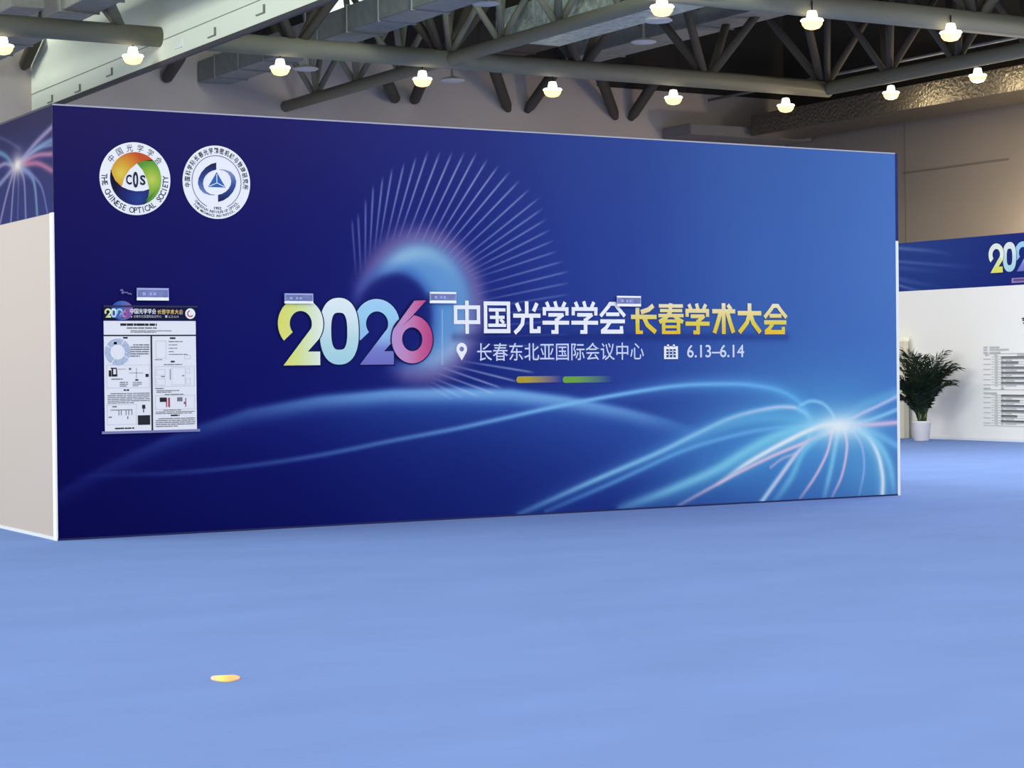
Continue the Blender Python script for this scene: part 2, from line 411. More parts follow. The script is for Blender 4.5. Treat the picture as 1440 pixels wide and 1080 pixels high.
od = ['leftmost, cut by the photo edge', 'second from left, above the booth corner', 'third from left, below the duct end', 'fourth from the left', 'fifth from the left', 'sixth from the left', 'seventh and rightmost']
for q, n in zip(((4, 67), (187, 81), (394, 97), (594, 113), (777, 128), (947, 139), (1105, 150)), od):
    lamp(*q, 1, YC, ZC-.17, 'lit pendant lamp of the long lower row, '+n)
for q, n in zip(((931, 12), (1142, 31), (1337, 48)), ('left one at the photo top edge', 'middle one', 'rightmost one')):
    lamp(*q, 1, YC2-.2, ZC, 'lit pendant lamp of the nearer upper row, '+n)
for q, n in zip(((1253, 132), (1375, 108)), ('left of the two beside the right wall foil duct', 'brighter right one of the two beside the foil duct')):
    lamp(*q, 0, 22.5, 7.815, 'lit pendant lamp, '+n, True)
for q, z, ztop, n in zip(((925, 29), (683, 5), (430, 97), (636, 113), (905, 59), (1166, 20)), (7.05, 7.6, 7.0, 7.0, 7.4, 7.4), (7.42, 10.6, 10.6, 10.6, 10.6, 8.3), ('just below the lamp at the top edge', 'at the top edge above the bright braces', 'right beside the third low lamp', 'right beside the fourth low lamp', 'in the dark roof right of centre', 'right of the middle upper lamp')):
    c = at(*q, 2, z); bm = bmesh.new(); lathe(bm, ((.02, .3), (.03, .08), (.2, .03), (.24, 0), (.2, -.02)), c)
    tube(bm, (c+Vector((0, 0, .25)), (c.x, c.y, ztop)), .01, 6)
    tag(obj('ceiling_speaker', bm, disc_white, None, True), 'unlit flat white round ceiling fitting, '+n, 'ceiling fitting', 'flat round ceiling fittings')

# ------------------------------------------------------------------ artwork shared by the prints
def G(o, sc_, pts): return [(o[0]+x/sc_, o[1]+y/sc_) for x, y in pts]
# strokes of the heavy title face, in a 100 x 100 cell (x right, y down): (points, width)
T = {}
def glyph(ch, x0, x1, y0, y1, strokes): T[ch] = [([((x-x0)/(x1-x0), (y1-y)/(y1-y0)) for x, y in p], wd) for p, wd in strokes]
glyph('中', 92, 283, 115, 355, (([(92, 163), (283, 163)], 26), ([(92, 271), (283, 271)], 26), ([(105, 150), (105, 284)], 26), ([(270, 150), (270, 284)], 26), ([(187, 115), (187, 355)], 27)))
glyph('国', 308, 500, 115, 355, (([(308, 135), (500, 135)], 26), ([(308, 336), (500, 336)], 28), ([(321, 122), (321, 350)], 26), ([(487, 122), (487, 350)], 26), ([(345, 182), (465, 182)], 22), ([(352, 236), (458, 236)], 22), ([(340, 294), (468, 294)], 22), ([(405, 172), (405, 304)], 24), ([(428, 250), (454, 278)], 22)))
glyph('光', 520, 720, 115, 355, (([(619, 120), (619, 225)], 27), ([(546, 133), (570, 192)], 27), ([(694, 133), (668, 192)], 27), ([(521, 224), (718, 224)], 27), ([(594, 230), (586, 285), (560, 322), (530, 350)], 27), ([(652, 230), (652, 336), (718, 336)], 27), ([(706, 336), (706, 302)], 25)))
sx = (([(762, 125), (778, 165)], 25), ([(822, 120), (834, 165)], 25), ([(896, 125), (878, 165)], 25), ([(735, 176), (922, 176)], 25), ([(747, 168), (747, 222)], 25), ([(910, 168), (910, 222)], 25), ([(775, 218), (884, 218)], 24), ([(884, 214), (836, 255)], 24), ([(733, 275), (925, 275)], 26), ([(834, 245), (834, 354)], 28), ([(796, 342), (846, 342)], 25))
glyph('学', 733, 925, 115, 355, sx)
glyph('会', 1143, 1335, 115, 355, (([(1152, 228), (1206, 162), (1222, 138), (1258, 138), (1274, 162), (1328, 228)], 25), ([(1192, 214), (1288, 214)], 24), ([(1150, 265), (1328, 265)], 26), ([(1222, 268), (1192, 312), (1160, 338)], 25), ([(1154, 340), (1316, 340)], 27), ([(1303, 344), (1303, 300)], 25)))
glyph('长', 190, 375, 130, 357, (([(237, 165), (237, 352)], 32), ([(224, 344), (275, 344)], 24), ([(352, 148), (318, 178), (262, 198)], 32), ([(190, 232), (375, 232)], 30), ([(284, 236), (308, 290), (368, 344)], 33)))
glyph('春', 388, 570, 130, 357, (([(392, 152), (566, 152)], 24), ([(400, 186), (560, 186)], 22), ([(388, 222), (570, 222)], 24), ([(478, 133), (472, 200), (440, 240), (394, 270)], 30), ([(500, 222), (530, 250), (566, 270)], 28), ([(425, 250), (425, 356)], 30), ([(532, 250), (532, 356)], 30), ([(412, 262), (545, 262)], 22), ([(412, 304), (545, 304)], 20), ([(412, 345), (545, 345)], 24)))
glyph('术', 775, 948, 135, 355, (([(778, 194), (944, 194)], 30), ([(860, 137), (860, 355)], 33), ([(836, 206), (818, 270), (792, 348)], 33), ([(888, 206), (906, 270), (930, 346)], 33), ([(890, 148), (914, 182)], 30)))
glyph('大', 960, 1135, 135, 357, (([(962, 208), (1132, 208)], 31), ([(1047, 138), (1047, 215), (1028, 275), (972, 346)], 33), ([(1054, 215), (1072, 275), (1124, 346)], 33)))
def title_char(art, ch, u0, u1, v0, v1, k=1.0):
    kw = (u1-u0)/192
    for p, wd in T[ch]: art.stroke([(u0+x*(u1-u0), v0+y*(v1-v0)) for x, y in p], wd*k*.5*(kw+(v1-v0)/238))
def digits(parent, U, V, mp, outline=True):
    """the four overlapping numerals 2 0 2 6; U, V turn the numerals' own frame (0..860, 0..360) into wall metres"""
    def arc(cx, cy, rx, ry, a0, a1, n=26): return [(cx+rx*math.cos(math.radians(a0+(a1-a0)*i/n)), cy+ry*math.sin(math.radians(a0+(a1-a0)*i/n))) for i in range(n+1)]
    def strip(art, outer, inner, g):
        for (a, b), (c, d) in zip(zip(outer, outer[1:]), zip(inner, inner[1:])): art.poly([X(p) for p in (a, b, d, c)])
    X = lambda p: (U(p[0]), V(p[1]))
    def two(cx, base_r, e):
        a = Art(); strip(a, arc(cx, 222, 121+e, 134+e, 222, -38), arc(cx+1, 222, 59-e, 67-e, 222, -22), e)
        o1 = arc(cx, 222, 121+e, 134+e, 222, -38)[-1]
        i1 = arc(cx+1, 222, 59-e, 67-e, 222, -22)[-1]
        a.top([X(p) for p in (i1, o1, (cx+38+e, 76-e), (cx-92-e, 4-e))], 1)
        a.top([X(p) for p in ((cx-94-e, 2-e), (base_r+e, 2-e), (base_r+e, 74+e), (cx-94-e+98, 74+e))], 2); return a
    def zero(e):
        a = Art()
        O = [(366+(104+e)*math.copysign(abs(math.cos(t))**.88, math.cos(t)), 182+(178+e)*math.copysign(abs(math.sin(t))**.8, math.sin(t))) for t in [2*math.pi*k/60 for k in range(61)]]
        I = [(366+(43-e)*math.copysign(abs(math.cos(t))**.6, math.cos(t)), 182+(99-e)*math.copysign(abs(math.sin(t))**.8, math.sin(t))) for t in [2*math.pi*k/60 for k in range(61)]]
        strip(a, O, I, e); return a
    def six(e):
        a = Art(); O = arc(753, 138, 109+e, 131+e, 0, 360, 48); I = arc(753, 138, 54-e, 65-e, 0, 360, 48); strip(a, O, I, e)
        a.top([X(p) for p in ((766-e, 348+e), (830+e, 351+e), (748+e, 258), (690, 200), (652-e, 190))], 2); return a
    g2a = grad_mat('numeral_yellow', ((0, (224, 226, 104)), (.42, (218, 230, 142)), (.8, (222, 238, 208)), (1, (234, 244, 234))), (1, 0, .0))
    g0 = grad_mat('numeral_ice', ((0, (164, 212, 226)), (.35, (184, 222, 228)), (.7, (218, 236, 238)), (1, (230, 242, 244))))
    g2b = grad_mat('numeral_sky', ((0, (112, 112, 190)), (.24, (122, 132, 205)), (.42, (148, 190, 232)), (.75, (156, 210, 240)), (1, (168, 212, 242))))
    g6 = grad_mat('numeral_pink', ((0, (184, 150, 210)), (.35, (196, 140, 192)), (.7, (198, 96, 152)), (1, (186, 66, 130))), (1, 0, 0))
    for k, (name, fn, m) in enumerate((('numeral', lambda e: two(568, 656, e), g2b), ('numeral', zero, g0), ('numeral', lambda e: two(160, 262, e), g2a), ('numeral', six, g6))):
        if outline: fn(6).build('numeral_outline', print_navy, parent, lambda u, v, k=k: mp(u, v, .004+.003*k))
        fn(0).build(name, m, parent, lambda u, v, k=k: mp(u, v, .0055+.003*k))

# ------------------------------------------------------------------ the booth: a long printed wall
W, H, D = 10.064, 4.0, 4.5
booth = thing('exhibition_booth', (W/2, 0, 0), 'long dark blue printed booth wall with conference title, standing on blue carpet', 'booth wall')
F1 = lambda px, py: (lambda p: (p.x, p.z))(at(px, py, 1, 0))
def L1(pts): return [F1(*p) for p in pts]
fl = Field(0, W, 0, H, 1180, 470)
fl.base([[(32, 26, 90), (33, 30, 102), (38, 46, 122), (47, 70, 148), (60, 95, 170), (70, 110, 184)],
         [(18, 15, 90), (18, 20, 102), (24, 34, 122), (42, 66, 152), (60, 98, 176), (72, 113, 188)],
         [(3, 2, 86), (8, 14, 102), (19, 34, 120), (38, 62, 150), (58, 98, 176), (68, 112, 188)],
         [(0, 0, 78), (2, 8, 92), (12, 27, 112), (24, 46, 134), (50, 88, 166), (62, 104, 180)]])
# planet-like arc with light fading downwards
ap = np.array(L1([(60, 712), (85, 694), (150, 657), (250, 612), (350, 580), (450, 562), (550, 553), (640, 551), (720, 553), (800, 563), (880, 579), (940, 594), (1000, 614)]))
za = np.interp(fl.U, ap[:, 0], ap[:, 1], left=-5, right=-5); dz = fl.V-za
ua = F1(690, 600)[0]
along = np.exp(-((fl.U-ua)/2.2)**2)*.72+.28*np.exp(-((fl.U-ua)/4.0)**2)
fl.mix(np.where(dz > 0, np.exp(-(dz/.05)**2), np.exp(np.minimum(dz, 0)/.34))*.72*np.exp(-((fl.U-ua)/2.1)**2), (60, 116, 204))
fl.mix(np.where(dz > 0, np.exp(-(dz/.045)**2), np.exp(-(dz/.10)**2))*.98*along*np.clip((F1(1000, 600)[0]-fl.U)/.9, 0, 1), (120, 174, 232))
# halo ring, brighter up and right, with a dark disc inside
hc = F1(593, 430); R0 = .66; dc = F1(556, 446)
rr = np.hypot((fl.U-hc[0])/.64, (fl.V-hc[1])/.69); ri = np.hypot((fl.U-dc[0])/.43, (fl.V-dc[1])/.46)
inside = 1/(1+np.exp(-(ri-1.0)/.055)); ang = np.degrees(np.arctan2(fl.V-hc[1], fl.U-hc[0]))
wgt = np.clip(1-np.maximum(0, np.abs(((ang-30+180) % 360)-180)-136)/22, 0, 1)
fl.mix(np.exp(-((rr-1.0)/.19)**2)*.55*wgt*inside, (158, 130, 186))
fl.mix(np.clip(1/(1+np.exp((rr-.90)/.055)), 0, 1)*inside*.88*wgt, (110, 168, 226))
fl.mix(np.exp(-((rr-.78)/.14)**2)*inside*wgt*.6*np.exp(-((ang-110)/60)**2), (176, 214, 234))
fl.mix(np.exp(-((rr-.84)/.16)**2)*inside*wgt*.6*np.exp(-((ang+55)/42)**2), (176, 190, 228))
fl.mix(np.exp(-((ri-1.05)/.16)**2)*inside*wgt*.40, (52, 104, 200))
# fan of thin rays
cr = lambda x, y: (370+x/3, 200+y/3)
keys = [(cr(350, 350), cr(370, 565), 0, .25), (cr(400, 300), cr(412, 545), 2, .4), (cr(465, 180), cr(450, 480), 2, .5), (cr(545, 110), cr(492, 425), 2, .55), (cr(695, 40), cr(575, 400), 3, .62), (cr(900, 45), cr(705, 420), 4, .66),
        (cr(1040, 125), cr(760, 460), 3, .62), (cr(1165, 235), cr(820, 510), 3, .5), (cr(1240, 460), cr(890, 575), 5, .4), (cr(1290, 545), cr(905, 640), 2, .42), ((800, 430), (672, 445), 3, .22), ((802, 470), (672, 474), 2, .2), ((785, 506), (668, 494), 2, .25),
        ((752, 524), (652, 508), 1, .6), ((729, 537), (637, 514), 1, .62), ((706, 546), (622, 517), 1, .62), ((696, 554), (616, 525), 1, .55), ((674, 558), (610, 532), 1, .45), ((651, 560), (604, 536), 1, .35), ((636, 562), (598, 540), 1, .25)]
for (o0, i0, _, a0), (o1, i1, n, a1) in zip(keys, keys[1:]):
    for k in range(n):
        f = (k+1)/n; m = lambda p, q: F1(p[0]+(q[0]-p[0])*f, p[1]+(q[1]-p[1])*f)
        fl.line([m(i0, i1), m(o0, o1)], (.008, .011), (196, 212, 248), a0+(a1-a0)*f, [(0, .2), (.3, .8), (.7, 1), (.9, .8), (1, .1)], smooth=False)
fl.line([F1(622, 436), F1(622, 512)], .008, (168, 206, 240), .6, smooth=False)
# soft shade printed under the title
for x0, x1, a in ((640, 880, .35), (887, 1106, .35)):
    p, q = F1(x0, 474), F1(x1, 474)
    fl.line([p, q], .05, (14, 26, 96), a, smooth=False)
# long thin arc
fl.line(L1([(90, 672), (160, 668), (250, 665), (350, 655), (450, 640), (550, 620), (640, 603), (700, 590), (800, 568), (900, 550), (960, 542), (1020, 540), (1060, 542), (1100, 551), (1128, 570), (1141, 598), (1136, 622)]), .026, (126, 190, 244), 1, [(0, 0), (.1, .15), (.4, .5), (.6, .95), (1, 1)])
fl.line(L1([(800, 568), (900, 550), (960, 542), (1020, 540), (1060, 542), (1100, 551), (1128, 570), (1141, 598)]), .09, (92, 164, 232), .6, [(0, 0), (.5, .8), (1, 1)])
hub = F1(1184, 600)
fl.blob(F1(1150, 605), 1.15, .62, (90, 174, 226), .66); fl.blob(F1(1040, 640), 1.2, .45, (74, 150, 220), .5)
fl.blob(F1(1225, 655), .45, .5, (96, 176, 220), .45)
cy, pk, wh = (128, 196, 240), (238, 200, 228), (236, 240, 250)
fl.line(L1([(730, 723), (837, 677), (925, 640), (1000, 606), (1087, 580), (1140, 590)]), .11, (92, 166, 230), .5, [(0, .1), (.4, .7), (1, 1)])
fl.line(L1([(890, 714), (960, 690), (1030, 655), (1100, 622), (1165, 602)]), .13, (92, 176, 226), .55, [(0, .3), (.4, .8), (1, 1)])
fl.line(L1([(1241, 697), (1240, 665), (1228, 630), (1190, 600), (1143, 604), (1090, 630), (1030, 668)]), .085, (150, 214, 240), .5, [(0, .8), (.6, 1), (1, 0)])
fade = [(0, .35), (.25, .8), (.7, 1), (1, 1)]
fl.line(L1([(730, 723), (837, 675), (925, 637), (982, 609), (1034, 586), (1087, 574), (1119, 574), (1139, 590), (1137, 617), (1119, 640), (1093, 675), (1070, 707)]), .032, (136, 202, 244), 1, [(0, .3), (.2, .8), (1, 1)])
fl.line(L1([(925, 637), (982, 609), (1034, 586), (1087, 573), (1119, 573)]), .014, pk, .6, [(0, 0), (.5, .7), (1, 1)])
fl.line(L1([(768, 719), (861, 679), (958, 635), (1030, 613), (1087, 602), (1140, 599)]), .028, (108, 178, 236), .75, fade)
fl.line(L1([(940, 634), (1010, 600), (1070, 588), (1140, 592)]), .075, (104, 182, 226), .6, [(0, 0), (.4, .9), (1, 1)])
fl.line(L1([(873, 715), (942, 689), (1006, 661), (1046, 637), (1087, 615), (1131, 601), (1163, 597)]), .055, (132, 206, 240), .95, fade)
fl.line(L1([(1000, 670), (1046, 640), (1090, 620), (1140, 606)]), .10, (112, 196, 230), .45, [(0, 0), (.5, .9), (1, 1)])
fl.line(L1([(954, 711), (990, 691), (1042, 663), (1087, 641), (1135, 621), (1170, 606)]), .022, pk, .92, fade)
fl.line(L1([(1072, 705), (1095, 673), (1123, 635), (1150, 613), (1176, 602)]), .022, pk, .85, fade)
fl.line(L1([(1090, 704), (1113, 671), (1132, 632), (1165, 604)]), .045, (120, 200, 236), .8, fade)
fl.line(L1([(1084, 657), (1100, 645), (1118, 638)]), .018, pk, .5)
fl.line(L1([(1125, 701), (1147, 669), (1163, 637), (1170, 608)]), .021, pk, .9, fade)
fl.line(L1([(1159, 699), (1169, 657), (1176, 620), (1180, 602)]), .036, (132, 206, 240), .85, fade)
fl.line(L1([(1170, 699), (1184, 668), (1191, 630), (1188, 604)]), .020, pk, .9, fade)
fl.line(L1([(1208, 697), (1215, 661), (1212, 628), (1198, 603)]), .018, (170, 190, 240), .7, fade)
fl.line(L1([(1241, 697), (1241, 669), (1234, 637), (1219, 612), (1195, 598), (1167, 597), (1143, 603), (1103, 622), (1050, 652), (1010, 680)]), .030, wh, 1, [(0, .8), (.6, 1), (.85, .9), (1, .2)])
fl.line(L1([(1258, 697), (1252, 657), (1237, 627), (1215, 607)]), .050, (134, 206, 240), .8, fade)
fl.line(L1([(1185, 596), (1208, 583), (1236, 570), (1264, 556)]), .024, (210, 196, 236), .85)
fl.line(L1([(1185, 592), (1215, 570), (1264, 552)]), .07, (110, 186, 226), .5)
fl.line(L1([(1190, 598), (1225, 590), (1264, 575)]), .026, (140, 204, 240), .8)
fl.line(L1([(1190, 598), (1225, 597), (1264, 594)]), .030, (232, 190, 222), .85)
fl.line(L1([(1195, 600), (1225, 607), (1264, 628)]), .045, (120, 190, 236), .65)
fl.line(L1([(1125, 570), (1140, 564), (1156, 567), (1168, 578), (1175, 592)]), .022, (140, 204, 244), .8)
fl.blob(hub, .42, .20, (190, 226, 244), .75); fl.blob(F1(1180, 600), .24, .10, (244, 244, 250), .8)
print_m = vcol_mat('printed_backdrop')
fl.rgb *= np.array((.98, .985, .96))
fp = fl.build('front_panel', print_m, booth, lambda u, v: (u, 0*u, v))
box('core_panel', (.0, .003, 0), (W, .05, H-.012), white_panel, booth)
box('top_rail', (0, -.004, H-.006), (W, .055, H+.008), mat('rail_silver', (168, 172, 190), .5, .3), booth)
box('base_rail', (.0, -.004, .0), (W, -.0005, .018), mat('dark_base', (30, 36, 90), .6, .2), booth)
ep = box('end_post', (W, .0, 0), (W+.042, .05, 2.98), alu, booth); ep['label'] = 'white edge post at the right end'
box('end_post_print', (W, .0, 2.98), (W+.042, .05, H), mat('dark_blue_edge', (36, 44, 104), .6, .1, noise=(3, .5, (.2, .2, 1))), booth)
# side of the booth
hz = 3.012
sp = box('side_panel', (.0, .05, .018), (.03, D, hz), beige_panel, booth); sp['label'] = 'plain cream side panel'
box('corner_post', (-.012, -.003, 0), (.004, .085, hz), white_panel, booth)
box('side_base_rail', (-.008, .085, 0), (.03, D, .03), alu, booth)
S1 = lambda px, py: (lambda p: (-p.y, p.z))(at(px, py, 0, 0))
fs = Field(-D, 0, hz, H, 620, 170)
fs.base([[(40, 40, 84), (38, 36, 80), (46, 42, 82)], [(44, 50, 108), (46, 50, 108), (50, 54, 110)], [(50, 60, 120), (48, 54, 116), (48, 58, 122)]])
q4 = lambda pts: [S1(x/3.79, 140+y/3.79) for x, y in pts]
for pts, wd, col, a in (([(95, 350), (190, 235), (278, 148)], .03, (176, 160, 206), .8), ([(100, 350), (200, 260), (278, 215)], .028, (130, 160, 206), .8), ([(100, 352), (190, 270), (278, 240)], .02, (150, 170, 210), .6),
        ([(100, 352), (190, 300), (278, 290)], .026, (206, 140, 180), .8), ([(105, 352), (200, 340), (278, 378)], .030, (200, 124, 160), .85), ([(100, 358), (130, 430), (140, 640)], .030, (160, 160, 204), .7),
        ([(108, 356), (180, 430), (202, 630)], .036, (128, 168, 198), .8), ([(112, 356), (215, 450), (256, 605)], .022, (128, 130, 196), .75), ([(88, 362), (75, 450), (60, 650)], .028, (170, 160, 210), .7),
        ([(80, 365), (40, 500), (2, 660)], .026, (176, 166, 206), .7), ([(95, 365), (100, 470), (96, 650)], .02, (110, 126, 190), .6), ([(75, 365), (20, 430), (-60, 520)], .03, (170, 170, 214), .7), ([(70, 352), (30, 300), (-60, 260)], .03, (120, 170, 200), .7),
        ([(70, 352), (20, 345), (-60, 400)], .024, (180, 170, 210), .7), ([(-60, 200), (20, 210), (110, 262)], .02, (96, 96, 150), .5)):
    fs.line(q4(pts), wd, col, a)
hb = S1(25, 232); fs.blob(hb, .22, .12, (210, 196, 206), .8); fs.blob(hb, .1, .05, (246, 236, 226), .9)
fs.rgb *= .80
fs.build('side_header', print_m, booth, lambda u, v: (0*u-.004, -u, v))
box('side_header_core', (0, .05, hz), (.03, D, H-.012), white_panel, booth)
box('side_top_rail', (-.006, .0, H-.008), (.03, D, H+.012), bulk_track, booth)
box('back_panel', (.03, D-.05, 0), (W, D, H), white_panel, booth)
box('far_side_panel', (W-.03, .05, 0), (W, D-.05, 3.9), white_panel, booth)

# ---- lettering and emblems printed on the front
FM = lambda u, v, e=.004: (u, -e, v)
digits(booth, lambda x: F1(380+(x+0)/3.79, 470)[0], lambda y: F1(490, 513.6)[1]+(y)/360*(F1(490, 419)[1]-F1(490, 513.6)[1]), FM)
ta = Art()
for ch, x0, x1 in (('中', 92, 283), ('国', 308, 500), ('光', 520, 720), ('学', 733, 925), ('学', 942, 1134), ('会', 1143, 1335)):
    xa, xb = 620+x0/5.143, 620+x1/5.143; xm = (xa+xb)/2
    title_char(ta, ch, F1(xa, 447)[0], F1(xb, 447)[0], F1(xm, 469.3)[1], F1(xm, 422.8)[1])
ta.build('title_lettering', print_white, booth, FM, 'white first half of the title')
tb = Art()
for ch, x0, x1 in (('长', 190, 375), ('春', 388, 570), ('学', 583, 757), ('术', 775, 948), ('大', 960, 1135), ('会', 1147, 1320)):
    xa, xb = 850+x0/5.143, 850+x1/5.143; xm = (xa+xb)/2
    title_char(tb, ch, F1(xa, 447)[0], F1(xb, 447)[0], F1(xm, 469.8)[1], F1(xm, 426)[1], 1.12 if ch in '学会' else 1)
tb.build('title_lettering', grad_mat('golden_print', ((0, (232, 190, 46)), (.35, (226, 208, 76)), (.7, (234, 218, 150)), (1, (240, 230, 196)))), booth, FM, 'yellow second half of the title')
v = Art(); a, b = F1(671, 508), F1(905, 481.5); v.text('长春东北亚国际会议中心', (a[0], a[1], b[0], b[1]), .004)
v.build('venue_lettering', print_pale, booth, FM)
v = Art(); a, b = F1(966, 503), F1(1046, 484.5); v.text('6.13–6.14', (a[0], a[1], b[0], b[1]), .012)
v.build('date_lettering', print_pale, booth, FM)
# map pin
c = F1(649, 491); v = Art(); rad = .062
P = [(c[0]+rad*math.cos(t), c[1]+rad*1.05*math.sin(t)) for t in [math.radians(-28+236*i/24) for i in range(25)]]+[(c[0], F1(649, 507)[1])]
I = [(c[0]+.026*math.cos(t), c[1]+.026*math.sin(t)) for t in [math.radians(-28+236*i/24) for i in range(25)]]
for i in range(24): v.poly([P[i], P[i+1], I[i+1], I[i]])
v.poly([I[24], P[24], P[25], (c[0], c[1]-.026)]); v.poly([(c[0], c[1]-.026), P[25], P[0], I[0]])
v.build('pin_icon', print_white, booth, FM)
# calendar
a, b = F1(933.6, 505), F1(953, 485.5); v = Art(); cw, chh = b[0]-a[0], b[1]-a[1]
fr = lambda x0, y0, x1, y1: v.rect(a[0]+x0*cw, a[1]+y0*chh, a[0]+x1*cw, a[1]+y1*chh)
fr(0, .72, 1, .93); fr(0, 0, 1, .12); fr(0, .12, .16, .72); fr(.84, .12, 1, .72); fr(.34, .12, .40, .72); fr(.60, .12, .66, .72); fr(.16, .30, .84, .36); fr(.16, .52, .84, .58)
fr(.22, .88, .36, 1.06); fr(.64, .88, .78, 1.06)
v.build('calendar_icon', print_white, booth, FM)
# two colour bars that fade to the right
for (x0, x1), col in (((726, 791), (178, 158, 54)), ((791, 862), (112, 164, 70))):
    a, b = F1(x0, 538.5), F1(x1, 528.5); h = (b[1]-a[1])/2; cv = (a[1]+b[1])/2
    v = Art(); v.poly([(b[0], a[1]), (b[0], b[1])]+[(a[0]+h*.8-h*.8*math.sin(math.radians(t)), cv+h*math.cos(math.radians(t))) for t in range(0, 181, 20)])
    v.build('colour_bar', grad_mat('fading_bar', ((0, col), (.25, col), (.97, (40, 62, 148))), (1, 0, 0)), booth, FM)
# round emblem with three coloured swirls
def emblem_frame(cx, cy, rx, ry, ox, oy, sc_):
    """own frame of an emblem: crop pixels -> wall metres, made truly round on the wall"""
    c = F1(ox+cx/sc_, oy+cy/sc_); l, r_ = F1(ox+(cx-rx)/sc_, oy+cy/sc_), F1(ox+(cx+rx)/sc_, oy+cy/sc_)
    t, bt = F1(ox+cx/sc_, oy+(cy-ry)/sc_), F1(ox+cx/sc_, oy+(cy+ry)/sc_)
    ku, kv = (r_[0]-l[0])/2/rx, (t[1]-bt[1])/2/ry
    return (lambda p: (c[0]+(p[0]-cx)*ku, c[1]-(p[1]-cy)*kv)), c, ku*rx, kv*ry
E1, c, ru, rv = emblem_frame(360, 368, 299, 307, 130, 190, 6)
em = Art().ellipse(c[0], c[1], ru, rv, 72).build('round_emblem', print_white, booth, lambda u, v: FM(u, v, .003), 'white round emblem with orange, green and blue swirls')
E1s = lambda pts: [E1(p) for p in pts]
def oarc(a0, a1, n=30): return [(365+216*math.cos(math.radians(a0+(a1-a0)*i/n)), 368-224*math.sin(math.radians(a0+(a1-a0)*i/n))) for i in range(n+1)]
def radial_mat(name, foc, stops, scale):
    m = bpy.data.materials.new(name); m.use_nodes = True; nt = m.node_tree; b = nt.nodes['Principled BSDF']
    b.inputs['Roughness'].default_value = .6; b.inputs['Specular IOR Level'].default_value = .1
    tc = nt.nodes.new('ShaderNodeTexCoord'); g = nt.nodes.new('ShaderNodeVectorMath'); g.operation = 'DISTANCE'
    g.inputs[1].default_value = foc; k = nt.nodes.new('ShaderNodeMath'); k.operation = 'MULTIPLY'; k.inputs[1].default_value = 1/scale
    r = nt.nodes.new('ShaderNodeValToRGB'); e = r.color_ramp.elements
    while len(e) < len(stops): e.new(.5)
    for i, (p, cc) in enumerate(stops): e[i].position = p; e[i].color = s2l(cc)+(1,)
    nt.links.new(tc.outputs['Object'], g.inputs[0]); nt.links.new(g.outputs['Value'], k.inputs[0])
    nt.links.new(k.outputs[0], r.inputs[0]); nt.links.new(r.outputs[0], b.inputs['Base Color']); return m
def foc(p): q = E1(p); return (q[0], -.0045, q[1])
gA = [(505, 212), (430, 214), (375, 238)]; lw = [(375, 238), (315, 290), (268, 362), (245, 440)]; rw_ = [(375, 238), (425, 295), (460, 370), (477, 450)]
bt_ = [(245, 440), (300, 462), (365, 474), (430, 468), (477, 450)]; bl = [(245, 440), (192, 390), (152, 305)]; gb = [(477, 450), (468, 520), (432, 584)]
def lobe(pts, centre, name, m):
    v = Art(); P = E1s(pts); q = E1(centre)
    v.poly(P)
    return v.build(name, m, em, lambda u, v: FM(u, v, .0045))
lobe(oarc(163, 48)+gA+lw[1:]+bl[1:], (250, 270), 'swirl', radial_mat('orange_swirl', foc((240, 330)), ((0, (226, 206, 80)), (.35, (218, 170, 60)), (.7, (214, 128, 48)), (1, (200, 84, 44))), .215*1.15))
lobe(oarc(48, -74)+gb[::-1]+rw_[::-1][1:]+gA[::-1][1:-1], (520, 400), 'swirl', radial_mat('green_swirl', foc((500, 370)), ((0, (196, 208, 90)), (.3, (150, 188, 70)), (.6, (98, 158, 60)), (1, (56, 124, 54))), .26))
lobe(oarc(-74, -197)+bl[::-1]+bt_[1:]+gb[1:], (340, 530), 'swirl', radial_mat('blue_swirl', foc((390, 530)), ((0, (40, 66, 140)), (.5, (30, 40, 110)), (1, (22, 20, 52))), .26))
v = Art(); a, b = E1((282, 420)), E1((330, 335)); v.text('C', (a[0], a[1], b[0], b[1]), .03)
a, b = E1((340, 445)), E1((385, 308)); v.text('0', (a[0], a[1], b[0], b[1]), .03); a, b = E1((400, 420)), E1((446, 335)); v.text('S', (a[0], a[1], b[0], b[1]), .03)
v.build('emblem_lettering', print_black, em, lambda u, v: FM(u, v, .0055))
v = Art(); v.arc_text('中国光学学会', c[0], c[1], ru*.845, rv*.845, 152, 28, .074, wid=.9)
v.arc_text('THE CHINESE OPTICAL SOCIETY', c[0], c[1], ru*.86, rv*.86, 173, 367, .078, inward=True, offset=.01, wid=.85)
v.build('emblem_lettering', print_black, em, lambda u, v: FM(u, v, .0045))
